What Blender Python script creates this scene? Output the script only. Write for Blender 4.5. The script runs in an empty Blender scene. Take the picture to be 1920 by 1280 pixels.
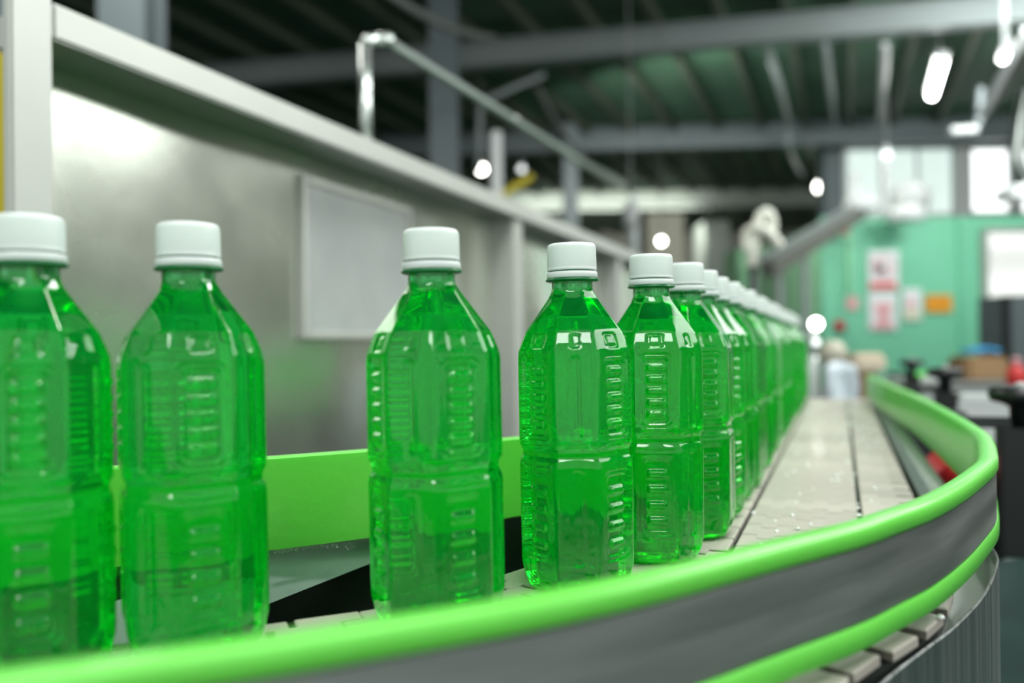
import bpy, bmesh, math, random
from mathutils import Vector, Matrix
random.seed(7)
PI = math.pi
scn = bpy.context.scene
C = scn.collection

# ------------------------------------------------------------------ camera, world, lights, exposure
CAM = Vector((0.0, 0.0, 0.1447))
FPX = 1500.0
cam = bpy.data.objects.new('camera', bpy.data.cameras.new('camera'))
C.objects.link(cam); scn.camera = cam
CAMROT = Matrix.Rotation(math.radians(90 + 0.29), 3, 'X') @ Matrix.Rotation(math.radians(-0.69), 3, 'Z')
cam.matrix_world = Matrix.Translation(CAM) @ CAMROT.to_4x4()
cam.data.lens = FPX / 1920 * 36
cam.data.clip_start = 0.01; cam.data.clip_end = 200
cam.data.dof.use_dof = True
cam.data.dof.focus_distance = 0.50
cam.data.dof.aperture_fstop = 3.1

scn.view_settings.view_transform = 'Standard'
scn.view_settings.look = 'None'
scn.view_settings.gamma = 1.0
scn.view_settings.use_curve_mapping = False
scn.view_settings.exposure = 0.22
cy = scn.cycles
cy.max_bounces = 14; cy.transmission_bounces = 12; cy.transparent_max_bounces = 12
cy.diffuse_bounces = 4; cy.glossy_bounces = 6
cy.caustics_reflective = False; cy.caustics_refractive = True
cy.sample_clamp_indirect = 6.0
cy.blur_glossy = 0.4
cy.use_denoising = True

world = bpy.data.worlds.new('world'); scn.world = world
world.use_nodes = True
bg = world.node_tree.nodes['Background']
bg.inputs[0].default_value = (0.86, 0.94, 0.90, 1); bg.inputs[1].default_value = 0.75

def area(name, loc, target, sx, sy, power, col=(1, 1, 1)):
    l = bpy.data.lights.new(name, 'AREA'); l.shape = 'RECTANGLE'; l.size = sx; l.size_y = sy
    l.energy = power; l.color = col
    o = bpy.data.objects.new(name, l); C.objects.link(o)
    o.location = loc
    d = Vector(target) - Vector(loc)
    o.rotation_euler = d.to_track_quat('-Z', 'Y').to_euler()
    return o
area('lamp_overhead', (0.5, 0.3, 2.7), (0.2, 0.7, 0), 1.4, 0.2, 34, (0.97, 1, 0.98))
area('lamp_behind', (-0.5, -1.6, 2.4), (0.0, 0.6, 0.1), 1.6, 0.5, 34, (0.97, 1, 0.98))
area('lamp_mid', (2.2, 2.8, 2.8), (1.6, 3.2, 0), 1.6, 0.5, 50, (0.95, 1, 0.97))
area('lamp_far', (5.0, 6.0, 2.8), (4.8, 9.4, 0.2), 2.0, 0.6, 105, (0.95, 1, 0.97))
area('lamp_aisle', (-1.6, 3.0, 2.6), (-1.0, 3.0, 0), 1.6, 0.5, 30, (1, 0.98, 0.93))
area('fill_side', (3.2, 1.4, 2.1), (-1.0, 1.5, 0.2), 4.2, 1.1, 76, (0.96, 1, 0.97))  # unseen fill light added to brighten the steel panel
area('fill_hall', (1.6, 8.8, 2.8), (4.2, 11.6, 0.4), 2.0, 0.6, 70, (0.97, 1, 0.95))  # added fill with no fixture, lights the pale green side wall
area('fill_back', (2.0, 17.0, 2.7), (2.0, 24.0, .3), 4.0, 0.8, 120, (1, 1, 0.95))  # unseen fill, aimed to lift the dark back wall

# ------------------------------------------------------------------ helpers
def P(px, py, d):
    v = Vector(((px - 960) / FPX, (640 - py) / FPX, -1.0)) * d
    return CAMROT @ v + CAM
def NT(n, t, h=0.0): return Vector((0.925 * n + 0.38 * t, -0.38 * n + 0.925 * t, h))
Tv = Vector((0.38, 0.925, 0)).normalized(); Nv = Vector((0.925, -0.38, 0)).normalized(); Zv = Vector((0, 0, 1))

class MB:
    def __init__(s): s.v = []; s.f = []; s.smooth = []
    def add(s, vs, fs, smooth=False):
        b = len(s.v); s.v += [tuple(x) for x in vs]
        for f in fs: s.f.append(tuple(i + b for i in f)); s.smooth.append(smooth)
    def box(s, c, sx, sy, sz, ax=None, ay=None, az=None):
        c = Vector(c); ax = Vector(ax or (1, 0, 0)); ay = Vector(ay or (0, 1, 0)); az = Vector(az or (0, 0, 1))
        vs = [c + ax * (sx / 2 * i) + ay * (sy / 2 * j) + az * (sz / 2 * k) for i in (-1, 1) for j in (-1, 1) for k in (-1, 1)]
        s.add(vs, [(0, 1, 3, 2), (4, 6, 7, 5), (0, 4, 5, 1), (2, 3, 7, 6), (0, 2, 6, 4), (1, 5, 7, 3)]); return s
    def bar(s, p0, p1, w, h, up=(0, 0, 1)):
        p0 = Vector(p0); p1 = Vector(p1); ay = (p1 - p0).normalized(); up = Vector(up)
        ax = ay.cross(up).normalized(); az = ax.cross(ay).normalized()
        return s.box((p0 + p1) / 2, w, (p1 - p0).length, h, ax, ay, az)
    def tube(s, pts, r, seg=12, cap=True):
        pts = [Vector(p) for p in pts]; n = len(pts); rs = r if isinstance(r, (list, tuple)) else [r] * n
        rings = []; ref = None
        for i, p in enumerate(pts):
            d = (pts[min(i + 1, n - 1)] - pts[max(i - 1, 0)]).normalized()
            if ref is None: ref = Vector((0, 0, 1)) if abs(d.z) < .9 else Vector((1, 0, 0))
            a = (ref - d * ref.dot(d)).normalized(); b = d.cross(a); ref = a
            rings.append([p + (a * math.cos(2 * PI * k / seg) + b * math.sin(2 * PI * k / seg)) * rs[i] for k in range(seg)])
        vs = [v for rg in rings for v in rg]; fs = []
        for i in range(n - 1):
            for k in range(seg):
                k2 = (k + 1) % seg
                fs.append((i * seg + k, i * seg + k2, (i + 1) * seg + k2, (i + 1) * seg + k))
        s.add(vs, fs, True)
        if cap:
            s.add(rings[0], [tuple(reversed(range(seg)))]); s.add(rings[-1], [tuple(range(seg))])
        return s
    def lathe(s, prof, c=(0, 0, 0), seg=32, smooth=True, axis=None):
        c = Vector(c); vs = []
        for r, z in prof:
            for k in range(seg):
                a = 2 * PI * k / seg
                v = Vector((r * math.cos(a), r * math.sin(a), z))
                if axis is not None: v = axis @ v
                vs.append(c + v)
        fs = []
        for i in range(len(prof) - 1):
            for k in range(seg):
                k2 = (k + 1) % seg
                fs.append((i * seg + k, i * seg + k2, (i + 1) * seg + k2, (i + 1) * seg + k))
        s.add(vs, fs, smooth)
        s.add(vs[:seg], [tuple(reversed(range(seg)))]); s.add(vs[-seg:], [tuple(range(seg))])
        return s
    def sweep(s, path, prof, smooth=False, capends=True):
        """path: list of (x, y) ; prof: closed loop of (offset to the outer side, height)"""
        n = len(path); m = len(prof); vs = []
        for i in range(n):
            a = Vector(path[max(i - 1, 0)]); b = Vector(path[min(i + 1, n - 1)]); d = (b - a).normalized()
            o = Vector((d.y, -d.x))
            for (u, h) in prof: vs.append((path[i][0] + o.x * u, path[i][1] + o.y * u, h))
        fs = []
        for i in range(n - 1):
            for k in range(m):
                k2 = (k + 1) % m
                fs.append((i * m + k, (i + 1) * m + k, (i + 1) * m + k2, i * m + k2))
        s.add(vs, fs, smooth)
        if capends:
            s.add(vs[:m], [tuple(range(m))]); s.add(vs[-m:], [tuple(reversed(range(m)))])
        return s
    def mesh(s, name, mat, bevel=0, auto=None):
        me = bpy.data.meshes.new(name); me.from_pydata(s.v, [], s.f)
        me.polygons.foreach_set('use_smooth', s.smooth)
        bm = bmesh.new(); bm.from_mesh(me); bmesh.ops.remove_doubles(bm, verts=bm.verts, dist=1e-7)
        bmesh.ops.recalc_face_normals(bm, faces=bm.faces)
        if bevel: bmesh.ops.bevel(bm, geom=[e for e in bm.edges if len(e.link_faces) == 2 and e.calc_face_angle(0) > .6], offset=bevel, segments=2, affect='EDGES', clamp_overlap=True)
        bm.to_mesh(me); bm.free()
        me.materials.append(mat); me.update()
        if auto: me.set_sharp_from_angle(angle=auto)
        return me
    def build(s, name, mat, parent=None, bevel=0, auto=None, loc=None):
        o = bpy.data.objects.new(name, s.mesh(name, mat, bevel, auto)); C.objects.link(o)
        if parent is not None: o.parent = parent; o.matrix_parent_inverse = parent.matrix_basis.inverted()
        return o

def tag(o, label=None, cat=None, group=None, kind=None):
    if label: o['label'] = label
    if cat: o['category'] = cat
    if group: o['group'] = group
    if kind: o['kind'] = kind
    return o
def empty(name, loc, label=None, cat=None, group=None, kind=None, rz=0):
    o = bpy.data.objects.new(name, None); C.objects.link(o); o.location = loc; o.rotation_euler = (0, 0, rz)
    o.empty_display_size = .02
    return tag(o, label, cat, group, kind)

def spline(pts, step):
    """Catmull-Rom through 2D points, resampled at even steps"""
    pts = [Vector(p) for p in pts]; q = [pts[0] * 2 - pts[1]] + pts + [pts[-1] * 2 - pts[-2]]; out = []
    for i in range(1, len(q) - 2):
        for k in range(24):
            t = k / 24
            out.append(.5 * ((2 * q[i]) + (q[i + 1] - q[i - 1]) * t + (2 * q[i - 1] - 5 * q[i] + 4 * q[i + 1] - q[i + 2]) * t * t + (3 * q[i] - q[i - 1] - 3 * q[i + 1] + q[i + 2]) * t ** 3))
    out.append(pts[-1])
    res = [out[0]]; acc = 0; prev = out[0]
    for p in out[1:]:
        d = (p - prev).length
        while acc + d >= step:
            prev = prev + (p - prev) * ((step - acc) / d); res.append(prev.copy()); d = (p - prev).length; acc = 0
        acc += d; prev = p
    return res
def offset(path, d):
    out = []
    for i in range(len(path)):
        a = path[max(i - 1, 0)]; b = path[min(i + 1, len(path) - 1)]; t = (b - a).normalized()
        out.append(Vector((path[i].x + t.y * d, path[i].y - t.x * d)))
    return out

# ------------------------------------------------------------------ materials
def new_mat(name):
    m = bpy.data.materials.new(name); m.use_nodes = True
    return m, m.node_tree, m.node_tree.nodes['Principled BSDF']
def mat(name, col, rough=.5, metal=0, emis=None, estr=0, var=0, vscale=20, bump=0, bscale=80, stretch=None, coat=0, spec=None, sss=0, rvar=0):
    m, nt, b = new_mat(name); N = nt.nodes; L = nt.links
    b.inputs['Base Color'].default_value = (*col, 1); b.inputs['Roughness'].default_value = rough
    b.inputs['Metallic'].default_value = metal
    if spec is not None: b.inputs['Specular IOR Level'].default_value = spec
    if coat: b.inputs['Coat Weight'].default_value = coat; b.inputs['Coat Roughness'].default_value = .1
    if sss:
        b.inputs['Subsurface Weight'].default_value = sss; b.inputs['Subsurface Radius'].default_value = (.004, .01, .003); b.inputs['Subsurface Scale'].default_value = 1
    if emis: b.inputs['Emission Color'].default_value = (*emis, 1); b.inputs['Emission Strength'].default_value = estr
    if var or bump or rvar:
        tc = N.new('ShaderNodeTexCoord'); mp = N.new('ShaderNodeMapping'); L.new(tc.outputs['Object'], mp.inputs[0])
        if stretch: mp.inputs['Scale'].default_value = stretch
    if var or rvar:
        nz = N.new('ShaderNodeTexNoise'); nz.inputs['Scale'].default_value = vscale; nz.inputs['Detail'].default_value = 5
        L.new(mp.outputs[0], nz.inputs['Vector'])
        if var:
            mx = N.new('ShaderNodeMix'); mx.data_type = 'RGBA'
            mx.inputs['A'].default_value = (*[max(0, c * (1 - var)) for c in col], 1); mx.inputs['B'].default_value = (*[min(1, c * (1 + var)) for c in col], 1)
            L.new(nz.outputs['Fac'], mx.inputs['Factor']); L.new(mx.outputs['Result'], b.inputs['Base Color'])
        if rvar:
            mr = N.new('ShaderNodeMapRange'); mr.inputs['From Min'].default_value = .3; mr.inputs['From Max'].default_value = .7
            mr.inputs['To Min'].default_value = max(.02, rough - rvar); mr.inputs['To Max'].default_value = rough + rvar
            L.new(nz.outputs['Fac'], mr.inputs['Value']); L.new(mr.outputs['Result'], b.inputs['Roughness'])
    if bump:
        n2 = N.new('ShaderNodeTexNoise'); n2.inputs['Scale'].default_value = bscale; n2.inputs['Detail'].default_value = 4
        L.new(mp.outputs[0], n2.inputs['Vector'])
        bp = N.new('ShaderNodeBump'); bp.inputs['Strength'].default_value = bump; bp.inputs['Distance'].default_value = .002
        L.new(n2.outputs['Fac'], bp.inputs['Height']); L.new(bp.outputs[0], b.inputs['Normal'])
    return m

def green_liquid():
    m, nt, b = new_mat('green_drink_in_clear_plastic'); N = nt.nodes; L = nt.links
    b.inputs['Base Color'].default_value = (1, 1, 1, 1); b.inputs['Roughness'].default_value = .03
    b.inputs['IOR'].default_value = 1.40; b.inputs['Transmission Weight'].default_value = 1
    b.inputs['Base Color'].default_value = (.86, 1, .86, 1)
    tr = N.new('ShaderNodeBsdfTranslucent'); tr.inputs[0].default_value = (.015, .96, .22, 1)
    df = N.new('ShaderNodeBsdfDiffuse'); df.inputs[0].default_value = (.004, .75, .10, 1)
    mm = N.new('ShaderNodeMixShader'); mm.inputs[0].default_value = .35; L.new(tr.outputs[0], mm.inputs[1]); L.new(df.outputs[0], mm.inputs[2])
    mx = N.new('ShaderNodeMixShader'); out = N['Material Output']
    tc = N.new('ShaderNodeTexCoord'); nz = N.new('ShaderNodeTexNoise'); nz.inputs['Scale'].default_value = 55; nz.inputs['Detail'].default_value = 3
    L.new(tc.outputs['Object'], nz.inputs['Vector'])
    mr = N.new('ShaderNodeMapRange'); mr.inputs['From Min'].default_value = .35; mr.inputs['From Max'].default_value = .7
    mr.inputs['To Min'].default_value = .26; mr.inputs['To Max'].default_value = .50
    L.new(nz.outputs['Fac'], mr.inputs['Value']); L.new(mr.outputs['Result'], mx.inputs[0])
    rf = N.new('ShaderNodeBsdfRefraction'); rf.inputs['Color'].default_value = (.80, 1, .86, 1); rf.inputs['Roughness'].default_value = .10; rf.inputs['IOR'].default_value = 1.37
    gl = N.new('ShaderNodeBsdfGlossy'); gl.inputs['Roughness'].default_value = .02; gl.inputs['Color'].default_value = (1, 1, 1, 1)
    fr = N.new('ShaderNodeFresnel'); fr.inputs['IOR'].default_value = 1.50
    sf = N.new('ShaderNodeMixShader'); L.new(fr.outputs[0], sf.inputs[0])
    nt.nodes.remove(b)
    L.new(rf.outputs[0], mx.inputs[1]); L.new(mm.outputs[0], mx.inputs[2])
    L.new(mx.outputs[0], sf.inputs[1]); L.new(gl.outputs[0], sf.inputs[2]); L.new(sf.outputs[0], out.inputs['Surface'])
    va = N.new('ShaderNodeVolumeAbsorption'); va.inputs['Color'].default_value = (.0, .978, .44, 1); va.inputs['Density'].default_value = 52
    L.new(va.outputs[0], out.inputs['Volume'])
    return m

def steel(name, col, rough, stretch, bump=.15, rvar=.08):
    return mat(name, col, rough, .95, var=.10, vscale=6, bump=bump, bscale=90, stretch=stretch, rvar=rvar)

M = dict(
    liquid=green_liquid(),
    cap=mat('white_cap_plastic', (.80, .86, .84), .38, sss=.15),
    ring=mat('green_neck_ring', (.01, .17, .05), .15),
    lime=mat('lime_rail_plastic', (.16, .70, .08), .36, var=.06, vscale=14, bump=.12, bscale=160, sss=.25, coat=.35),
    steel=steel('brushed_steel', (.52, .54, .53), .32, (22, 22, .6), bump=.05),
    band=steel('dull_steel_band', (.58, .59, .57), .38, (1, 1, 12), bump=.04),
    panel=mat('stainless_panel', (.80, .84, .74), .24, .9, var=.12, vscale=3, bump=.5, bscale=5, rvar=.08),
    beam=mat('brushed_frame_steel', (.58, .59, .55), .46, .25, var=.06, vscale=12),
    link=mat('beige_chain_plastic', (.54, .485, .43), .50, var=.12, vscale=60, bump=.1, bscale=300, coat=.08),
    joint=mat('shaded_link_joint', (.15, .13, .11), .6),  # shade of the gaps between links, put into the end-face colour
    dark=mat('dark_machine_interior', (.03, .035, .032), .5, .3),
    black=mat('black_plastic', (.012, .014, .014), .35),
    blacks=mat('black_plastic_worn', (.03, .032, .034), .45),
    greens=mat('green_wall_paint', (.20, .62, .40), .45, var=.06, vscale=1.5),
    greenl=mat('pale_green_wall_paint', (.34, .72, .42), .45, var=.06, vscale=1.5),
    greyblue=mat('grey_blue_steel_paint', (.17, .21, .22), .45),
    beamgrey=mat('grey_beam_paint', (.34, .38, .38), .35, var=.1, vscale=2),
    lightbeam=mat('pale_duct_paint', (.36, .41, .36), .5),
    deck=mat('dark_roof_deck', (.09, .19, .12), .6, var=.7, vscale=.8),
    purlin=mat('dark_purlin_paint', (.10, .125, .09), .5),
    floor=mat('dark_green_floor', (.018, .045, .04), .5, var=.6, vscale=2.5, spec=.2),
    backwall=mat('grey_back_wall', (.42, .44, .37), .7, var=.25, vscale=.7),
    beige=mat('beige_cabinet', (.55, .52, .42), .5),
    tan=mat('pale_carton', (.72, .62, .48), .8),
    brown=mat('brown_carton', (.36, .22, .11), .8, var=.1, vscale=10),
    white=mat('white_plastic', (.80, .82, .82), .35),
    whitem=mat('white_paper', (.82, .84, .86), .6),
    red=mat('red_plastic', (.60, .03, .03), .35),
    redp=mat('red_print', (.80, .06, .06), .6),
    pink=mat('pink_print', (.80, .42, .44), .6),
    darkp=mat('dark_print', (.10, .05, .09), .6),
    orange=mat('orange_print', (.85, .36, .02), .5),
    orangel=mat('dark_orange_print', (.62, .22, .02), .5),
    cream=mat('cream_print', (.72, .70, .48), .6),
    yellow=mat('yellow_strip_curtain', (.55, .45, .01), .35, var=.1, vscale=8),
    blue=mat('blue_cloth', (.06, .36, .70), .7),
    bag=mat('pale_plastic_film', (.62, .70, .76), .18, bump=1.0, bscale=25),
    hose=mat('ivory_hose', (.78, .78, .68), .3, coat=.4),
    chrome=mat('polished_pipe', (.70, .75, .72), .28, .9),
    chute=mat('dull_chute_steel', (.17, .17, .15), .45),
    cable=mat('grey_cable_sleeve', (.16, .17, .16), .5),
    tube=mat('lit_lamp_tube', (1, 1, 1), .4, emis=(1, 1, .96), estr=22),
    bulb=mat('lit_bulb', (1, 1, 1), .4, emis=(1, 1, .93), estr=16),
    daylight=mat('lit_window_glass', (.9, .95, .95), .4, emis=(.80, 1, .92), estr=.42),
    glow=mat('bright_lit_glass', (.9, .95, .95), .4, emis=(.97, 1, 1), estr=1.5),
    lampbody=mat('lamp_housing', (.6, .62, .62), .4),
)
def per_piece(m, amount):
    nt = m.node_tree; N = nt.nodes; L = nt.links; b = N['Principled BSDF']
    oi = N.new('ShaderNodeObjectInfo'); hs = N.new('ShaderNodeHueSaturation'); mr = N.new('ShaderNodeMapRange')
    mr.inputs['To Min'].default_value = 1 - amount; mr.inputs['To Max'].default_value = 1 + amount
    L.new(oi.outputs['Random'], mr.inputs['Value']); L.new(mr.outputs['Result'], hs.inputs['Value'])
    src = b.inputs['Base Color'].links[0].from_socket; L.new(src, hs.inputs['Color']); L.new(hs.outputs[0], b.inputs['Base Color'])
per_piece(M['link'], .13)
def glassy(name, col, rough=.03):
    m, nt, b = new_mat(name)
    b.inputs['Base Color'].default_value = (*col, 1); b.inputs['Roughness'].default_value = rough; b.inputs['Transmission Weight'].default_value = 1; b.inputs['IOR'].default_value = 1.33
    return m
M['water'] = glassy('clear_water', (1, 1, 1), .02)
M['drops'] = mat('painted_glint_droplets', (.97, .98, .97), .12, coat=1, spec=1)  # plain white base colour paints the sparkle of the wet drops
M['pane'] = mat('hazy_window_pane', (.74, .77, .77), .22, .5, var=.3, vscale=6, bump=.4, bscale=7)

# ------------------------------------------------------------------ the setting
def struct(o): o['kind'] = 'structure'; return o
FLOOR = -0.95; CEIL = 3.55
mb = MB(); mb.box((4, 12, FLOOR - .05), 40, 36, .1); struct(mb.build('floor', M['floor']))
ceil_ = empty('ceiling', (4, 12, CEIL), kind='structure')
mb = MB(); mb.box((4, 14, CEIL + .05), 40, 30, .1); mb.build('roof_deck', M['deck'], ceil_)
pm = MB(); pm.bar((0, -12, 0), (0, 14, 0), .07, .14)
pm.v = [tuple(Matrix.Rotation(-math.atan2(.38, .925), 3, 'Z') @ Vector(v)) for v in pm.v]
pmesh = pm.mesh('purlin', M['purlin'])
for i in range(32):
    o = bpy.data.objects.new('purlin', pmesh); C.objects.link(o); o.parent = ceil_
    p = NT(-11 + i * .62, 11, CEIL - .07); o.location = p - ceil_.location
def ibeam(p0, p1, h, w, m, name, parent):
    b = MB(); p0 = Vector(p0); p1 = Vector(p1)
    b.bar(p0 + Vector((0, 0, h / 2 - .012)), p1 + Vector((0, 0, h / 2 - .012)), w, .024)
    b.bar(p0 - Vector((0, 0, h / 2 - .012)), p1 - Vector((0, 0, h / 2 - .012)), w, .024)
    b.bar(p0, p1, .02, h - .05)
    return b.build(name, m, parent)
def cross_beam(x0, y0, h, bottom, m, xa=-9, xb=12, sl=-.2, w=.16):
    zc = CAM.z + bottom + h / 2
    return ibeam((xa, y0 + (xa - x0) * sl, zc), (xb, y0 + (xb - x0) * sl, zc), h, w, m, 'roof_beam', ceil_)
cross_beam(1.32, 8.27, .26, 3.0, M['beamgrey'])
cross_beam(1.6, 12.4, .36, 3.0, M['greyblue'], sl=-.06)
cross_beam(2.0, 17.5, .40, 2.95, M['lightbeam'], xa=-4, xb=6.9, sl=-.02, w=.25)
cross_beam(1.3, 4.9, .26, 3.05, M['greyblue'], sl=-.2)
# back wall, left wall, right wall
mb = MB(); mb.box((4, 24, 1.3), 40, .1, 4.5); struct(mb.build('wall_back', M['backwall']))
mb = MB(); mb.box((-9, 12, 1.3), .1, 24, 4.5); struct(mb.build('wall_left', M['backwall']))
mb = MB(); mb.box((11, 12, 1.3), .1, 24, 4.5); struct(mb.build('wall_right', M['backwall']))
# green partition walls
gtop = CAM.z + 1.45
A = P(1550, 640, 9.4); B = P(1846, 640, 9.4); E = P(2150, 640, 9.4)
def wallseg(mb, a, b, z0, z1, th=.10):
    a = Vector((a.x, a.y, 0)); b = Vector((b.x, b.y, 0)); d = (b - a).normalized(); nn = Vector((-d.y, d.x, 0))
    mb.box((a + b) / 2 + nn * th / 2 + Vector((0, 0, (z0 + z1) / 2)), (b - a).length, th, z1 - z0, d, nn)
mb = MB(); wallseg(mb, A, B, FLOOR, gtop); wallseg(mb, B, E, CAM.z + 1.28, gtop)
gw = struct(mb.build('wall_green', M['greens']))
mb = MB(); a = P(1802, 640, 9.37); mb.box((a.x, a.y, (FLOOR + gtop) / 2), .03, .02, gtop - FLOOR); mb.build('panel_joint', M['greens'], gw)
L0 = P(1425, 640, 13.2); A2 = P(1551, 640, 9.45)
mb = MB(); wallseg(mb, L0, A2, FLOOR, gtop); struct(mb.build('wall_green_side', M['greenl']))
mb = MB(); b = P(1551, 640, 9.36); mb.box((b.x, b.y, (FLOOR + gtop) / 2), .10, .10, gtop - FLOOR); struct(mb.build('trim_1', M['greens']))
# door opening in the green wall
door = empty('door_1', P(1880, 1050, 9.4), kind='structure')
mb = MB(); z1 = CAM.z + 1.28
for px, w in ((1846, .06),):
    a = P(px, 640, 9.36); mb.box((a.x, a.y, (FLOOR + z1) / 2), w, .12, z1 - FLOOR)
a = P(1846, 640, 9.36); b = P(2150, 640, 9.36); mb.bar(Vector((a.x, a.y, z1)), Vector((b.x, b.y, z1)), .12, .06)
mb.build('door_frame', M['lightbeam'], door)
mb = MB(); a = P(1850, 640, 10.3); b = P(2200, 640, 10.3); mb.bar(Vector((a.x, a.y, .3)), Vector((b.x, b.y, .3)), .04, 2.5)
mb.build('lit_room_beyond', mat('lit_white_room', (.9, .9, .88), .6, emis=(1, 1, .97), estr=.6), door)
# upper windows above the green wall
def window(name, x0, x1, y0, y1, d, glassm, bars=1):
    w = empty(name, P((x0 + x1) / 2, y1, d), kind='structure')
    a = P(x0, y0, d); b = P(x1, y1, d); zt = a.z; zb = b.z
    fr = MB()
    for x in (a.x, b.x): fr.box((x, a.y, (zt + zb) / 2), .07, .08, zt - zb + .07)
    for z in (zt, zb): fr.box(((a.x + b.x) / 2, a.y, z), b.x - a.x, .08, .07)
    fr.build('window_frame', M['lampbody'], w)
    n = bars
    for i in range(n):
        xa = a.x + (b.x - a.x) * i / n; xb = a.x + (b.x - a.x) * (i + 1) / n
        g = MB(); g.box(((xa + xb) / 2, a.y + .03, (zt + zb) / 2), xb - xa - .03, .012, zt - zb); g.build('pane', glassm, w)
        if i: m_ = MB(); m_.box((xa, a.y, (zt + zb) / 2), .04, .05, zt - zb); m_.build('mullion', M['lampbody'], w)
    return w
window('window_1', 1582, 1788, 278, 404, 12.8, M['daylight'], 3)
window('window_2', 1816, 1893, 278, 400, 12.8, M['glow'], 1)
window('window_3', 1910, 2090, 278, 400, 12.8, M['glow'], 2)

# steel columns
def column(px, d, w, label, m, h0=FLOOR, h1=CEIL - .1):
    p = P(px, 640, d); r = empty('steel_column', (p.x, p.y, h0), label, 'column')
    b = MB(); zc = (h0 + h1) / 2
    b.box((p.x, p.y - w / 2, zc), w, .02, h1 - h0); b.box((p.x, p.y + w / 2, zc), w, .02, h1 - h0); b.box((p.x, p.y, zc), .02, w, h1 - h0)
    b.build('shaft', m, r)
    b = MB(); b.box((p.x, p.y, h0 + .01), w * 1.5, w * 1.5, .02); b.build('base_plate', m, r)
    return r
column(255, 4.0, .23, 'grey-blue steel column rising above the panel frame near its left end', M['greyblue'])
column(839, 7.2, .25, 'wide grey-blue steel column behind the frame, right of the pipe post', M['greyblue'])
column(1073, 12.0, .22, 'far dark steel column over the right end of the panel frame', M['greyblue'])
column(1560, 12.9, .27, 'steel column at the left end of the upper windows', M['greyblue'], h1=CAM.z + 3.2)
column(1803, 12.8, .22, 'pale steel column between the two upper windows', M['lampbody'], h1=CAM.z + 3.2)

# ------------------------------------------------------------------ conveyor
# outer edge of the chain bed, from far end towards the camera and round the bend to the left
rail_pts = [NT(.068, 2.10), NT(.085, 1.75), NT(.108, 1.35), NT(.118, 1.0), NT(.119, .82), Vector((.392, .652, 0)), Vector((.361, .597, 0)), (.3265, .540), (.2866, .488), (.2507, .4445), (.2115, .402), (.182, .3755), (.1538, .351), (.111, .3206), (.05, .2775), (0, .2485), (-.038, .231), (-.07, .2170), (-.127, .196), (-.20, .173), (-.30, .150), (-.42, .132), (-.55, .12)]
rail_pts = [(p[0], p[1]) for p in rail_pts]
rail_path = spline(rail_pts, .008)
rail_path.reverse()      # now from left to far right; outer side must be at right-hand of travel
belt_pts = [NT(.062, 2.2), NT(.062, 1.6), NT(.062, 1.2), NT(.062, .9), NT(.062, .65), NT(.0605, .54), (.228, .425), (.2005, .396), (.1730, .3705), (.1440, .3470), (.119, .3100), (.056, .2655), (.005, .238), (-.034, .2225), (-.065, .208), (-.122, .187), (-.20, .165), (-.30, .143), (-.42, .125), (-.58, .113)]
belt_pts = [(p[0], p[1]) for p in belt_pts]
belt_path = spline(belt_pts, .004); belt_path.reverse()
# chains (each a thing, each link a part)
def arclen(path):
    s = [0]
    for a, b in zip(path, path[1:]): s.append(s[-1] + (b - a).length)
    return s
def at_s(path, S, s):
    import bisect
    i = max(1, min(len(path) - 1, bisect.bisect_left(S, s))); f = (s - S[i - 1]) / max(1e-9, S[i] - S[i - 1])
    return path[i - 1].lerp(path[i], f), (path[min(i + 6, len(path) - 1)] - path[max(i - 7, 0)]).normalized()
def link_mesh(w, pitch, fingers, name):
    """one moulded plate with stepped hinge edges, top at z=0"""
    b = MB(); g = .0034; st = .0060; n = fingers * 2 + 1; xs = [-w / 2 + w * i / n for i in range(n + 1)]
    th = .005
    front = []; back = []
    for i in range(n):
        o = st if i % 2 == 0 else -st
        if fingers == 0: o = 0
        tr = .0055 if (fingers == 1 and i == 2) else 0
        front += [(xs[i], pitch / 2 - g + o - tr), (xs[i + 1], pitch / 2 - g + o - tr)]
        back += [(xs[i], -pitch / 2 + o), (xs[i + 1], -pitch / 2 + o)]
    loop = back + front[::-1]; k = len(loop); c = .0009
    cx = sum(p[0] for p in loop) / k; cyy = sum(p[1] for p in loop) / k
    def ins(p): return (p[0] - math.copysign(c, p[0] - cx) * (1 if abs(abs(p[0]) - w / 2) < 1e-6 else 0), p[1] - math.copysign(c, p[1] - cyy))
    vs = [(*ins(p), 0) for p in loop] + [(p[0], p[1], -c) for p in loop] + [(p[0], p[1], -th) for p in loop]
    fs = [tuple(range(k))]
    for r in (0, 1):
        for i in range(k): j = (i + 1) % k; fs.append((r * k + i, r * k + j, (r + 1) * k + j, (r + 1) * k + i))
    fs.append(tuple(reversed(range(2 * k, 3 * k))))
    b.add(vs, fs)
    me = b.mesh(name, M['link']); me.materials.append(M['joint'])
    for p in me.polygons:
        if abs(p.normal.y) > .9 and p.center.z < -.0012: p.material_index = 1
    return me
PITCH = .0381
def chain(off0, off1, label, fingers):
    w = off1 - off0; mid = offset(belt_path, -(off0 + off1) / 2)
    root = empty('conveyor_chain', (mid[-1].x, mid[-1].y, 0), label, 'conveyor chain', 'plastic link chains of the bottle conveyor')
    me = link_mesh(w - .0016, PITCH, fingers, 'chain_link'); S = arclen(mid); s = PITCH * .5; k = 0
    while s < S[-1] - .01:
        p, d = at_s(mid, S, s)
        o = bpy.data.objects.new('chain_link', me); C.objects.link(o); o.parent = root
        o.location = (p.x - root.location.x, p.y - root.location.y, random.uniform(-.0003, 0)); o.rotation_euler = (random.uniform(-.006, .006), random.uniform(-.003, .003), math.atan2(d.y, d.x) - PI / 2 + random.uniform(-.004, .004))
        s += PITCH
    return root
chain(0, .048, 'narrow beige link chain nearest the curved lime front rail', 1)
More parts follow.
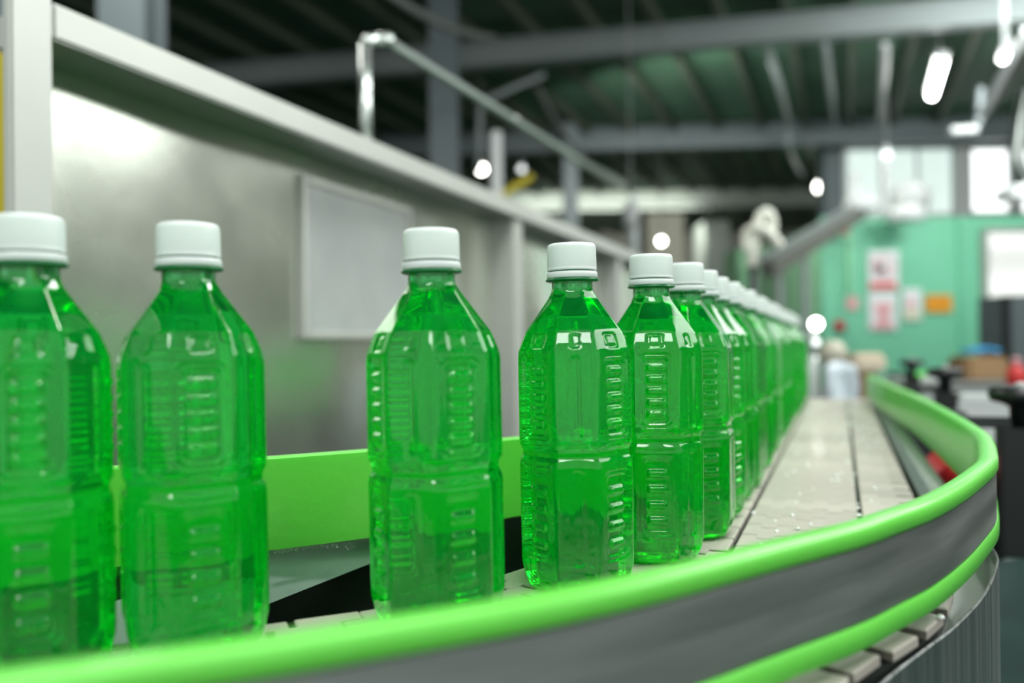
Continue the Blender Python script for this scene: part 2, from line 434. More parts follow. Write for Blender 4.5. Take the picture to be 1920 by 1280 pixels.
chain(.050, .1345, 'wet beige link chain running empty beside the bottle row', 3)
chain(.1365, .2225, 'beige link chain carrying the green bottles', 3)
# bed below the chains
bed = empty('conveyor_bed', (.3, .8, -.02), 'stainless conveyor bed with curved drum side under the chains', 'conveyor')
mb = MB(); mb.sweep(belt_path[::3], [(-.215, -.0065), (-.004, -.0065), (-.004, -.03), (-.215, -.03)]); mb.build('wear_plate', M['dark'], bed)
rim_pts = [NT(.10, 2.3), NT(.10, 1.6), NT(.10, 1.2), NT(.10, .95), (.3775, .656), (.349, .583), (.325, .543), (.2826, .4855), (.2376, .435), (.2047, .403), (.1639, .3626), (.10, .292), (.03, .245), (-.03, .213), (-.10, .185), (-.20, .150), (-.35, .120)]
rim_pts = [(p[0], p[1]) for p in rim_pts]; rim = spline(rim_pts, .008); rim.reverse()
mb = MB(); mb.sweep(rim, [(0, -.010), (.0008, -.0096), (.0016, -.0105), (.0016, -.75), (0, -.75)], smooth=False); mb.build('drum_side', M['steel'], bed, auto=.6)
mb = MB(); mb.sweep(rim, [(-.045, -.016), (.001, -.016), (.001, -.019), (-.045, -.019)]); mb.build('inner_ledge', M['band'], bed)
# far side channel strip right of the chains
mb = MB(); sp = [Vector(NT(.066, t)[:2]) for t in [.74 + .1 * i for i in range(15)]]
mb.sweep(sp, [(0, .001), (.010, .0035), (.026, .0035), (.026, -.12), (.023, -.12), (.023, 0), (0, -.004)]); mb.build('side_channel', M['steel'], bed, bevel=.0006)
# inner side: angled pale steel plate and added dark sheet for the gap shade behind the chains
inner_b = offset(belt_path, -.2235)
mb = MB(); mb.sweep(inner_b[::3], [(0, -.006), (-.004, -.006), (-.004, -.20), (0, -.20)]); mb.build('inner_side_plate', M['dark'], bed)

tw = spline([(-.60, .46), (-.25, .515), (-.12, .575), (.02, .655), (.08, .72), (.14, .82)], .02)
mb = MB(); mb.sweep(tw, [(0, .010), (-.003, .010), (-.003, -.45), (0, -.45)]); mb.build('gap_shade_sheet', M['dark'], bed)  # dark sheet added to stand for the shade in the gap

# inner guide rail (flat lime band behind the bottles)
in_pts = [(-.62, .385), (-.52, .40), (-.40, .425), (-.236, .481), (-.127, .530), (.002, .608), (.075, .675), (.135, .76), tuple(NT(-.175, .95)[:2]), tuple(NT(-.170, 1.3)[:2]), tuple(NT(-.170, 2.1)[:2])]
in_path = spline(in_pts, .01)
ir = empty('guide_rail', (-.1, .55, .0145), 'flat lime green inner guide rail running behind the bottles', 'guide rail')
mb = MB(); mb.sweep(in_path, [(0, .0150), (0, .0735), (-.0015, .0748), (-.0075, .0748), (-.009, .0735), (-.009, .0150)]); mb.build('rail_band', M['lime'], ir, auto=.5)
mb = MB(); mb.sweep(in_path, [(-.0092, .030), (-.0092, .060), (-.0115, .060), (-.0115, .030)]); mb.build('backing_strip', M['band'], ir)
for k in (8, 22, 37, 60, 95, 130):
    if k < len(in_path) - 1:
        p = in_path[k]; d = (in_path[k + 1] - in_path[k - 1]).normalized(); o_ = Vector((-d.y, d.x))
        b = MB(); c = p + o_ * .03; b.box((c.x, c.y, -.03), .014, .012, .15, (d.x, d.y, 0), (o_.x, o_.y, 0)); c2 = p + o_ * .02
        b.box((c2.x, c2.y, .045), .014, .022, .012, (d.x, d.y, 0), (o_.x, o_.y, 0)); b.build('bracket', M['steel'], ir)
drop = MB()
for (px, py, r, d) in ((655, 1024, .0024, .548), (648, 1021, .0016, .546), (663, 1021, .0015, .549)):
    p = P(px, py, d); drop.lathe([(r * math.sin(a), -r * math.cos(a) * 1.0) for a in [.05 + i * (PI - .1) / 8 for i in range(9)]], p, 12)
for i in range(46):
    px = 514 + 122 * (i / 46) + random.uniform(-2, 2); f = (px - 236) / 730
    y = 1034 - (px - 514) * .115 + random.uniform(-2, 3); r = random.uniform(.0004, .0011)
    q = P(px, y, .53 + (px - 600) / 365 * .078 - .0005)
    drop.lathe([(r * math.sin(a), -r * math.cos(a)) for a in [.1 + k * (PI - .2) / 5 for k in range(6)]], q, 8)
tag(drop.build('water_drops', M['water']), 'clear water drops hanging along the lower edge of the inner lime rail', 'water', kind='stuff')

# sloping steel guard plate below the inner rail
gp = empty('guard_plate', (-.2, .55, -.03), 'pale sloping steel guard plate below the inner lime rail', 'plate')
mb = MB(); mb.bar(P(120, 1222, .44), P(800, 968, .60), .0025, .034, (0, .55, .83)); mb.build('plate_sheet', M['beamgrey'], gp)
mb = MB()
for f in (.12, .9): q = P(120, 1222, .44).lerp(P(800, 968, .60), f); mb.box((q.x, q.y + .01, -.10), .012, .008, .18)
mb.build('support_tab', M['band'], gp)

# outer guide rail : lime C-profile and steel band, sweeping round the bend
orr = empty('guide_rail', (.2, .38, .008), 'curved lime green outer guide rail with a steel band, sweeping round the bend', 'guide rail')
prof = [(-.0125, .0090), (-.0125, .0610), (-.0115, .0630), (-.009, .0642), (-.003, .0642), (-.001, .0632), (0, .0610), (0, .0565), (-.001, .0548), (-.0045, .0545), (-.0045, .0212), (-.001, .0209), (0, .0192), (0, .0112), (-.0012, .0094), (-.010, .0090)]
mb = MB(); mb.sweep(rail_path, prof, smooth=True); mb.build('rail_profile', M['lime'], orr, auto=.9)
mb = MB(); mb.sweep(rail_path, [(-.0044, .0218), (-.0014, .0218), (-.0014, .0538), (-.0044, .0538)]); mb.build('steel_band', M['band'], orr)

# ------------------------------------------------------------------ bottles
WIDE, DIAG = .0322, .0334
FACES = [(k * PI / 4, WIDE if k % 2 == 0 else DIAG) for k in range(8)]
# height, radius factor, facet blend
PROF = [(0.0, .60, .2), (.0006, .76, .5), (.0025, .86, .8), (.0075, .925, 1), (.016, .985, 1), (.020, .993, 1), (.074, 1.0, 1), (.0775, .995, 1), (.0805, .950, .85), (.0835, .950, .85), (.0865, .995, 1), (.090, 1.0, 1), (.1375, .998, 1), (.1415, .985, 1), (.1460, .935, 1), (.1518, .865, 1), (.1530, .845, 1), (.1725, .44, .85), (.1765, .385, .3), (.1785, .375, 0), (.1835, .375, 0)]
def prof_at(h):
    for i in range(len(PROF) - 1):
        a, b = PROF[i], PROF[i + 1]
        if h <= b[0]:
            f = (h - a[0]) / (b[0] - a[0]); return a[1] + (b[1] - a[1]) * f, a[2] + (b[2] - a[2]) * f
    return PROF[-1][1], PROF[-1][2]
def sst(a, b, x):
    t = max(0, min(1, (x - a) / (b - a))); return t * t * (3 - 2 * t)
def rrect(u, v, hu, hv, r, s):
    qx = abs(u) - hu + r; qy = abs(v) - hv + r
    d = math.hypot(max(qx, 0), max(qy, 0)) + min(max(qx, qy), 0) - r
    return 1 - sst(-s, s, d)
def bottle_body_mesh(K=192, dh=.00075):
    hs = [0, .0003, .0006, .0012, .0018, .0025]; h = .0025
    while h < .1835: h += dh; hs.append(min(h, .1835))
    vs = []
    for h in hs:
        fac, bl = prof_at(h)
        for k in range(K):
            th = 2 * PI * k / K; kk = 1 / .00045; s = 0; best = None
            for (a, ap) in FACES:
                c = math.cos(th - a)
                if c > .55:
                    s += math.exp(-kk * (ap / c - .03))
            rf = .03 - math.log(s) / kk
            r = (rf * bl + .0330 * (1 - bl)) * fac
            # nearest face
            fi = int(round(th / (PI / 4))) % 8; da = th - fi * PI / 4
            if da > PI: da -= 2 * PI
            u = r * math.sin(da); d = 0
            if fi % 2 == 0:
                # upper ladder panel
                v = h - .1145
                d -= .0009 * rrect(u, v, .0098, .0240, .0035, .0005) - .00085 * rrect(u, v, .0088, .0230, .003, .0004)
                d -= .0011 * rrect(u, v, .0076, .0216, .0028, .0005)
                if abs(v) < .020:
                    ph = (h - .1145 + .0190) / .0076; fr = ph - math.floor(ph)
                    bar = sst(.12, .38, fr) * (1 - sst(.62, .88, fr))
                    d += .0020 * bar * (1 - sst(.0048, .0066, abs(u))) * (1 - sst(.0188, .0200, abs(v)))
                v = h - .0465
                d -= .0008 * rrect(u, v, .0098, .0255, .0035, .0005) - .00075 * rrect(u, v, .0088, .0245, .003, .0004)
                d -= .0010 * rrect(u, v, .0078, .0232, .0028, .0005)
                if abs(v) < .022:
                    ph = (v + .0205) / .0102; fr = ph - math.floor(ph)
                    bar = sst(.10, .30, fr) * (1 - sst(.50, .75, fr))
                    d += .0019 * bar * (1 - sst(.0050, .0068, abs(u))) * (1 - sst(.0205, .0215, abs(v)))
                v = h - .1470
                d -= .0010 * (rrect(u, v, .0050, .0042, .001, .0004) - .8 * rrect(u, v, .0034, .0028, .0008, .0004))
            else:
                v = h - .114
                d -= .0007 * rrect(u, v, .0030, .0245, .0028, .0005)
                v = h - .147
                d -= .0007 * rrect(u, v, .0022, .0040, .0012, .0004)
                v = h - .0465
                d -= .0005 * rrect(u, v, .0035, .027, .003, .0006)
            # scalloped waist
            wv = h - (.0868 + .0012 * math.cos(8 * th)); d -= .0005 * math.exp(-(wv / .0008) ** 2)
            wv = h - (.0768 - .0010 * math.cos(4 * th)); d -= .0004 * math.exp(-(wv / .0008) ** 2)
            r += d
            vs.append((r * math.cos(th), r * math.sin(th), h))
    fs = []
    n = len(hs)
    for i in range(n - 1):
        for k in range(K):
            k2 = (k + 1) % K; fs.append((i * K + k, i * K + k2, (i + 1) * K + k2, (i + 1) * K + k))
    fs.append(tuple(reversed(range(K)))); fs.append(tuple(range((n - 1) * K, n * K)))
    me = bpy.data.meshes.new('bottle_body'); me.from_pydata(vs, [], fs)
    me.polygons.foreach_set('use_smooth', [True] * (len(fs) - 2) + [False, False]); me.materials.append(M['liquid']); me.update()
    return me
body_me = bottle_body_mesh()
def ridged(prof, amp, nr, seg):
    vs = []; fs = []
    for (r, z, k) in prof:
        for i in range(seg):
            a = 2 * PI * i / seg; rr = r + amp * k * (1 if (i % 2) else 0)
            vs.append((rr * math.cos(a), rr * math.sin(a), z))
    m = len(prof)
    for j in range(m - 1):
        for i in range(seg): i2 = (i + 1) % seg; fs.append((j * seg + i, j * seg + i2, (j + 1) * seg + i2, (j + 1) * seg + i))
    fs.append(tuple(reversed(range(seg)))); fs.append(tuple(range((m - 1) * seg, m * seg)))
    b = MB(); b.add(vs, fs, True); return b
cap_me = ridged([(.0140, .1891, 0), (.0147, .1892, 0), (.0149, .1895, 0), (.0149, .1903, 0), (.01475, .1906, 0), (.01475, .1912, 1), (.0146, .2025, 1), (.0145, .2038, 0), (.0141, .2048, 0), (.0134, .2053, 0), (.0120, .2055, 0)], .00013, 0, 200).mesh('cap', M['cap'], auto=.9)
b = MB(); b.lathe([(.0135, .1846), (.0150, .1846), (.0153, .1850), (.0152, .1880), (.0150, .1883), (.0135, .1883)], seg=96); band_me = b.mesh('tamper_band', M['cap'], auto=.7)
b = MB(); b.lathe([(.0120, .1822), (.0150, .1826), (.0160, .1831), (.0161, .1837), (.0157, .1842), (.0120, .1842)], seg=96); ring_me = b.mesh('neck_ring', M['ring'])
b = MB(); b.lathe([(.0132, .1842), (.0132, .1895)], seg=64); seal_me = b.mesh('cap_seam', M['ring'])

def make_bottle(loc, yaw, label, tilt=(0, 0)):
    root = empty('drink_bottle', loc, label, 'bottle', 'filled green drink bottles with white caps in a row')
    root.rotation_euler = (tilt[0], tilt[1], yaw)
    for nm, me in (('bottle_body', body_me), ('cap', cap_me), ('tamper_band', band_me), ('neck_ring', ring_me), ('cap_seam', seal_me)):
        o = bpy.data.objects.new(nm, me); C.objects.link(o); o.parent = root
    return root
R_ = math.radians
near = [
    ((-.2165, .363), 28, 'blurred green bottle cut by the left edge of the picture'),
    ((-.1555, .391), 30, 'green bottle standing second from the left, close beside the cut-off one'),
    ((-.0400, .420), 30, 'green bottle standing alone in front of the steel cabinet, third from the left'),
    ((.0382, .485), 42.5, 'sharp green bottle fourth from the left, between gaps in the row'),
    ((.0960, .550), 84, 'sharp green bottle leading the crowded row, fifth from the left'),
]
for i, ((x, y), yaw, lab) in enumerate(near):
    make_bottle((x, y, 0.0001), R_(yaw), lab, (0, R_(-.6)))
ts = [.617, .688, .766]
labs = ['green bottle sixth in the row, half hidden behind the leading fifth one', 'green bottle seventh in the row, mostly hidden between two white caps', 'green bottle eighth in the row, its white cap jutting out to the right', 'green bottle ninth in the row, tucked behind the jutting eighth cap', 'green bottle tenth in the row, first whose cap merges into the white strip of caps']
t = .766
while t < 2.06:
    t += .0705 + random.choice([0, 0, .002]); ts.append(t)
for i, t in enumerate(ts):
    n = -.109 + (random.uniform(-.003, .003) if i > 2 else 0)
    lab = labs[i] if i < 5 else 'blurred green bottle with white cap packed in the far part of the row'
    p = NT(n, t, .0001); make_bottle(p, R_(random.uniform(0, 90) if i else 20), lab, (0, R_(-.4)))

# ------------------------------------------------------------------ stainless cabinet wall behind the bottles
cab = empty('steel_cabinet', NT(-.8, 1.8, FLOOR), 'long brushed stainless steel cabinet wall behind the bottle line', 'cabinet')
zt = CAM.z + .362; zb = CAM.z + .3236
def nbox(mb, n0, n1, t0, t1, z0, z1):
    c = NT((n0 + n1) / 2, (t0 + t1) / 2, (z0 + z1) / 2); mb.box(c, abs(n1 - n0), abs(t1 - t0), abs(z1 - z0), Nv, Tv)
mb = MB(); nbox(mb, -.84, -.75, .586, 3.6, zb, zt); mb.build('top_beam', M['beam'], cab, bevel=.003)
mb = MB(); nbox(mb, -.764, -.75, .5395, .586, FLOOR, CAM.z + .8); mb.build('corner_post', M['beam'], cab, bevel=.003)
# two wavy panels
def wavy_panel(t0, t1):
    vs = []; fs = []; nt_, nz_ = 40, 30; z0 = FLOOR; z1 = zb
    for i in range(nt_ + 1):
        for j in range(nz_ + 1):
            t = t0 + (t1 - t0) * i / nt_; z = z0 + (z1 - z0) * j / nz_
            w = .005 * math.sin(t * 7.3 + z * 3) * math.sin(z * 8 + 1.2 + t) + .002 * math.sin(t * 17 + z * 5)
            vs.append(NT(-.824 + w, t, z))
    for i in range(nt_):
        for j in range(nz_):
            a = i * (nz_ + 1) + j; fs.append((a, a + 1, a + nz_ + 2, a + nz_ + 1))
    b = MB(); b.add(vs, fs, True); return b.build('panel_sheet', M['panel'], cab)
wavy_panel(.63, 1.87); wavy_panel(1.93, 2.90); wavy_panel(2.94, 3.6)
for t in (1.90, 2.915):
    mb = MB(); nbox(mb, -.83, -.76, t - .03, t + .03, FLOOR, zb); mb.build('upright', M['beam'], cab, bevel=.003)
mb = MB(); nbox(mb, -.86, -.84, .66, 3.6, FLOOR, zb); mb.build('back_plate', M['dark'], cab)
# inspection window on panel
wf = MB(); z0 = CAM.z + .0149; z1 = CAM.z + .286; t0, t1 = 1.082, 1.446; fw = .014
nbox(wf, -.826, -.812, t0, t0 + fw, z0, z1); nbox(wf, -.826, -.812, t1 - fw, t1, z0, z1); nbox(wf, -.826, -.812, t0 + fw, t1 - fw, z0, z0 + fw); nbox(wf, -.826, -.812, t0 + fw, t1 - fw, z1 - fw, z1)
wfo = wf.build('inspection_window', M['beam'], cab, bevel=.002)
mb = MB(); nbox(mb, -.820, -.8165, t0 + fw, t1 - fw, z0 + fw, z1 - fw); mb.build('pane', M['pane'], wfo)
# dark lower trough in front of the cabinet
mb = MB(); nbox(mb, -.70, -.36, -.2, 2.4, -.40, -.25); 
tag(mb.build('drip_trough', M['dark'], bevel=.01), 'dark drip trough between the conveyor and the steel cabinet', 'trough')
# yellow strip at the far left
ys = empty('strip_curtain', NT(-1.0, .45, FLOOR), 'yellow plastic strip hanging left of the cabinet corner post', 'curtain')
mb = MB(); a = P(-60, 640, .95); b_ = P(21, 640, .95); mb.box(((a.x + b_.x) / 2, a.y, (FLOOR + CAM.z + .395) / 2), b_.x - a.x, .006, CAM.z + .395 - FLOOR); mb.build('strip', M['yellow'], ys, bevel=.002)
mb = MB(); mb.box(((a.x + b_.x) / 2, a.y, CAM.z + .41), b_.x - a.x + .01, .02, .03); mb.build('hanger_bar', M['greyblue'], ys)

# pipe rail above the cabinet
pr = empty('pipe_rail', NT(-.8, 1.35, zt), 'polished steel pipe rail standing on the cabinet frame', 'pipe')
d0 = 1.62
mb = MB(); p0 = P(684, 246, d0); p1 = P(684, 84, d0); p0.z = zt; mb.tube([(p1.x, p1.y, zt), (p1.x, p1.y, p1.z)], .0125, 16); mb.build('post', M['chrome'], pr)
mb = MB(); pts = [P(684, 84, d0), P(690, 76, d0 + .005), P(700, 74, d0 + .02), P(722, 76, d0 + .08), P(840, 148, 2.05), P(962, 224, 2.75), P(1080, 298, 3.9), P(1170, 345, 5.4)]
mb.tube(pts, [.0125, .0125, .0125, .0125, .0135, .015, .02, .024], 16); mb.build('handrail', M['chrome'], pr)
for (px, py, d) in ((722, 77, d0 + .08), (962, 225, 2.75)):
    q = P(px, py, d); b = MB(); b.lathe([(.012, -.012), (.019, -.012), (.019, .012), (.012, .012)], q, 16); b.build('pipe_fitting', M['chrome'], pr)

# hose and cables overhead
def cable(pts, r, label, m=M['cable'], name='overhead_cable', cat='cable'):
    b = MB(); b.tube(pts, r, 10); return tag(b.build(name, m), label, cat)
def sm3(pts, n=8):
    pts = [Vector(p) for p in pts]; q = [pts[0] * 2 - pts[1]] + pts + [pts[-1] * 2 - pts[-2]]; out = []
    for i in range(1, len(q) - 2):
        for k in range(n):
            t = k / n; out.append(.5 * ((2 * q[i]) + (q[i + 1] - q[i - 1]) * t + (2 * q[i - 1] - 5 * q[i] + 4 * q[i + 1] - q[i + 2]) * t * t + (3 * q[i] - q[i - 1] - 3 * q[i + 1] + q[i + 2]) * t ** 3))
    return out + [pts[-1]]
cable(sm3([P(700, -30, 4.6), P(770, 16, 5.0), P(850, 55, 5.5), P(925, 72, 6.2)]), .030, 'thick grey cable sleeve sagging across the dark roof at top')
cable(sm3([P(900, 192, 7.5), P(950, 170, 7.5), P(1020, 140, 7.6)]), .028, 'thin brace rising to the right behind the pipe rail', M['beamgrey'], 'roof_brace', 'brace')
cable(sm3([P(1008, 165, 7.6), P(1040, 225, 8.0), P(1095, 300, 8.6)]), .028, 'thin cable drooping down behind the pipe rail')
cable(sm3([P(1440, 95, 7.9), P(1462, 160, 9.3), P(1478, 230, 11.5), P(1482, 285, 12.1), P(1505, 330, 15)]), .035, 'wavy pale cable hanging across two roof beams', M['beamgrey'])
cable(sm3([P(1548, 85, 8.0), P(1556, 150, 9.2), P(1565, 230, 11.8)]), .035, 'pale cable drop with a small junction knob, right of the wavy one', M['beamgrey'])
cable(sm3([P(1660, 85, 7.9), P(1657, 150, 9.2), P(1650, 225, 11.8)]), .04, 'straight pale conduit left of the lit lamp tube', M['lampbody'], 'conduit', 'conduit')

# ------------------------------------------------------------------ lamps
def tube_lamp(p0, p1, r, label):
    p0 = Vector(p0); p1 = Vector(p1); root = empty('tube_lamp', (p0 + p1) / 2, label, 'lamp', 'fluorescent tube lamps under the roof')
    up = Vector((0, 0, .07))
    b = MB(); b.bar(p0 + up, p1 + up, r * 2.6, .05); b.build('housing', M['lampbody'], root)
    b = MB(); b.tube([p0, p1], r, 12); b.build('lit_tube', M['tube'], root)
    d = (p1 - p0).normalized()
    for e, s in ((p0, -1), (p1, 1)):
        b = MB(); b.box(e + d * s * .015 + up * .5, .07, .03, .10, d.cross(Zv), d); b.build('end_holder', M['lampbody'], root)
    for q in (p0.lerp(p1, .2), p0.lerp(p1, .8)):
        b = MB(); b.tube([q + up, Vector((q.x, q.y, CEIL - .05))], .006, 6); b.build('hanger', M['lampbody'], root)
    return root
tube_lamp(P(1747, 178, 9.4), P(1766, 114, 8.2), .045, 'brightly lit tube lamp hanging below the dark roof at upper right')
tube_lamp(P(1880, 112, 6.6), P(1889, 96, 6.3), .02, 'short lit lamp end at the far upper right corner')
def bulb(px, py, d, r, label, drop=.6, m='bulb'):
    p = P(px, py, d); drop = CEIL - p.z; root = empty('hanging_bulb', p, label, 'lamp', 'small lit bulbs in the far background')
    b = MB(); b.lathe([(r * math.sin(a), -r * math.cos(a)) for a in [.05 + i * (PI - .1) / 10 for i in range(11)]], p, 16); b.build('glass_bulb', M[m], root)
    b = MB(); b.lathe([(r * .6, r * .8), (r * .7, r * 1.6), (r * .3, r * 2.2)], p, 12); b.build('socket', M['lampbody'], root)
    if drop: b = MB(); b.tube([p + Vector((0, 0, r * 2)), p + Vector((0, 0, drop))], r * .15, 6); b.build('cord', M['cable'], root)
    return root
bulb(903, 317, 9, .05, 'bright bulb hanging behind the frame beside the wide column', 1.0)
bulb(978, 317, 11, .045, 'dimmer bulb right of the bright one above the frame', .8, 'glow')
bulb(1541, 350, 14, .11, 'bright round lamp left of the window column', .6)
bulb(1240, 452, 8, .032, 'bright lamp glowing just above the fifth bottle cap', .25)
bulb(1662, 290, 9.5, .05, 'bright spot lamp in front of the upper window', .3, 'glow')

# fixture upper right
lf = empty('angled_bracket', P(1840, 200, 7.5), 'pale angled steel arm with a short cross bar, upper right corner', 'bracket')
mb = MB(); mb.bar(P(1832, 232, 7.5), P(1925, 55, 6.5), .06, .04); mb.build('arm', M['lampbody'], lf)
mb = MB(); mb.bar(P(1832, 235, 7.4), P(1838, 165, 7.4), .05, .05, (1, 0, 0)); mb.build('drop_post', M['greyblue'], lf)
mb = MB(); mb.tube([P(1782, 246, 7.2), P(1830, 243, 7.2)], .038, 12); mb.build('cross_bar', M['white'], lf)
fd = empty('filler_hood', P(1905, 260, 6.0), 'greyish rounded steel duct at the right edge below the arm', 'duct')
mb = MB(); mb.tube(sm3([P(1925, 170, 5.8), P(1912, 240, 5.8), P(1908, 300, 5.8), P(1925, 340, 5.8)]), [.05] * 25, 14); mb.build('duct_tube', M['chrome'], fd)

# ------------------------------------------------------------------ things by the green wall
def flat(name, x0, y0, x1, y1, d, m, parent, th=.004):
    a = P(x0, y0, d); b = P(x1, y1, d); mb = MB(); mb.box(((a.x + b.x) / 2, (a.y + b.y) / 2, (a.z + b.z) / 2), abs(b.x - a.x), th, abs(a.z - b.z)); return mb.build(name, m, parent)
D = 9.37
def sign(label, x0, y0, x1, y1, m=M['whitem']):
    r = empty('wall_sign', P((x0 + x1) / 2, (y0 + y1) / 2, D), label, 'sign'); flat('sheet', x0, y0, x1, y1, D, m, r); return r
s1 = sign('white prohibition sign with red ring, dark symbol and red bar', 1628, 470, 1686, 543)
b = MB(); c = P(1656, 500, D - .01); rg = .12
b.tube([c + Vector((rg * math.cos(a), 0, rg * math.sin(a))) for a in [i * 2 * PI / 24 for i in range(25)]], .010, 6, cap=False); b.build('red_ring', M['pink'], s1)
flat('dark_symbol', 1642, 500, 1660, 511, D - .006, M['darkp'], s1); flat('dark_symbol', 1642, 494, 1648, 502, D - .006, M['darkp'], s1)
b = MB(); b.bar(c + Vector((-.08, 0, .08)), c + Vector((.08, 0, -.08)), .012, .016); b.build('ring_slash', M['pink'], s1)
flat('red_bar', 1632, 529, 1681, 540, D - .006, M['redp'], s1)
s2 = sign('white sign with faded pink figure below the prohibition sign', 1628, 548, 1683, 618)
flat('pink_head', 1640, 568, 1672, 584, D - .006, M['pink'], s2); flat('pink_torso', 1646, 584, 1667, 606, D - .006, M['pink'], s2); flat('pink_foot', 1636, 606, 1676, 616, D - .006, M['pink'], s2)
s3 = sign('pale sign with small orange warning triangle beside the orange plate', 1692, 541, 1728, 600)
b = MB(); c = P(1709, 568, D - .008); b.add([c + Vector((-.07, 0, -.05)), c + Vector((.07, 0, -.05)), c + Vector((0, 0, .08)), c + Vector((-.07, .004, -.05)), c + Vector((.07, .004, -.05)), c + Vector((0, .004, .08))], [(0, 1, 2), (3, 5, 4), (0, 3, 4, 1), (1, 4, 5, 2), (2, 5, 3, 0)]); b.build('warning_triangle', M['pink'], s3)
flat('cream_footer', 1696, 582, 1725, 596, D - .006, M['cream'], s3)
s4 = sign('small orange rectangular plate on the green wall', 1736, 553, 1785, 584, M['orange'])
flat('dark_line', 1741, 560, 1780, 564, D - .006, M['orangel'], s4)
s5 = sign('small faded pink label left of the white signs', 1588, 556, 1609, 580, M['pink'])
rb = empty('alarm_button', P(1574, 609, D), 'round dark red alarm button on the green wall', 'button')
b = MB(); b.tube([P(1574, 609, D), P(1574, 609, D - .05)], .055, 16); b.build('push_button', M['red'], rb); flat('back_box', 1564, 600, 1585, 622, D + .01, M['greyblue'], rb, .03)
rb = empty('warning_lamp', P(1580, 432, D - .15), 'small red and pale warning lamp at the wall top corner', 'lamp')
b = MB(); b.tube([P(1584, 428, D - .1), P(1584, 440, D - .1)], .05, 12); b.build('red_lens', M['red'], rb)
b = MB(); b.tube([P(1570, 424, D - .1), P(1570, 436, D - .1)], .06, 12); b.build('lamp_bracket', M['lampbody'], rb)
cp = MB(); cp.tube([P(1592, 445, D - .02), P(1593, 552, D - .02)], .018, 8); tag(cp.build('conduit', M['greenl']), 'thin pale conduit running down the green wall', 'conduit')

# clutter in the gallery behind the upper windows
def clutter(px0, py0, px1, py1, d, m, name, cat, label, th=.3):
    a = P(px0, py0, d); b = P(px1, py1, d); mb = MB(); mb.box(((a.x + b.x) / 2, a.y, (a.z + b.z) / 2), b.x - a.x, th, a.z - b.z)
    return tag(mb.build(name, m, bevel=min(.02, abs(a.z - b.z) * .2)), label, cat)
clutter(1592, 371, 1640, 396, 8.6, M['white'], 'motor_housing', 'motor', 'white rounded motor housing at the top of the sloping chute')
t_ = MB(); t_.tube([P(1604, 372, 8.6), P(1604, 325, 8.6)], .05, 12); tag(t_.build('pale_pipe', M['white']), 'short upright white pipe above the motor housing', 'pipe')
t_ = MB(); t_.tube([P(1662, 402, 9.0), P(1660, 300, 9.0)], .045, 12); tag(t_.build('pale_pipe', M['lampbody']), 'grey upright pipe in front of the upper window', 'pipe')
t_ = MB(); t_.lathe([(.05, -.15), (.2, -.12), (.22, .1), (.10, .2)], P(1707, 375, 9.3), 20); tag(t_.build('round_tank', M['lampbody']), 'round pale tank on the wall top before the window', 'tank')
t_ = MB(); t_.lathe([(.16, -.08), (.2, -.05), (.2, .05), (.14, .09)], P(1700, 402, 9.0), 20); tag(t_.build('round_cover', M['white']), 'bright flat round lid on the green wall top', 'lid')
clutter(1880, 352, 1920, 376, 7.5, M['white'], 'pipe_elbow', 'pipe', 'white pipe elbow at the right edge before the upper window')

# sloping grey chute
ch = empty('sloping_chute', P(1530, 440, 8.0), 'grey sloping chute rising to the white motor housing', 'chute')
mb = MB(); a = P(1440, 505, 7.0); b_ = P(1612, 398, 8.6); mb.bar(a, b_, .12, .14); mb.build('chute_body', M['chute'], ch)
for s in (-1, 1):
    mb = MB(); mb.bar(a + Vector((.06 * s, 0, .09)), b_ + Vector((.06 * s, 0, .09)), .015, .04); mb.build('side_lip', M['beamgrey'], ch)
for f in (.1, .35):
    q = a.lerp(b_, f); mb = MB(); mb.box((q.x, q.y, (q.z + FLOOR) / 2 - .04), .05, .05, q.z - FLOOR - .08); mb.build('leg', M['beamgrey'], ch)
# ivory hose fixture above the bottles
hf = empty('hose_fixture', P(1420, 520, 3.2), 'ivory looped hose on an upright nozzle above the bottle row', 'hose')
h = MB(); h.tube([P(1412, 500, 3.2), P(1413, 430, 3.2)], [.026, .026], 14); h.build('nozzle_pipe', M['hose'], hf)
h = MB(); _q = P(1412, 500, 3.2); h.tube([(_q.x, _q.y, FLOOR), _q], .018, 12); h.build('black_upright', M['blacks'], hf)
h = MB(); h.tube(sm3([P(1400, 470, 3.2), P(1398, 440, 3.2), P(1412, 428, 3.18), P(1432, 430, 3.16), P(1450, 444, 3.15), P(1464, 462, 3.15)]), .019, 12); h.build('side_hose', M['hose'], hf)
h = MB(); h.tube(sm3([P(1420, 432, 3.2), P(1424, 408, 3.2), P(1438, 398, 3.2), P(1447, 412, 3.2), P(1448, 436, 3.2)]), .021, 12); h.build('hose_loop', M['hose'], hf)

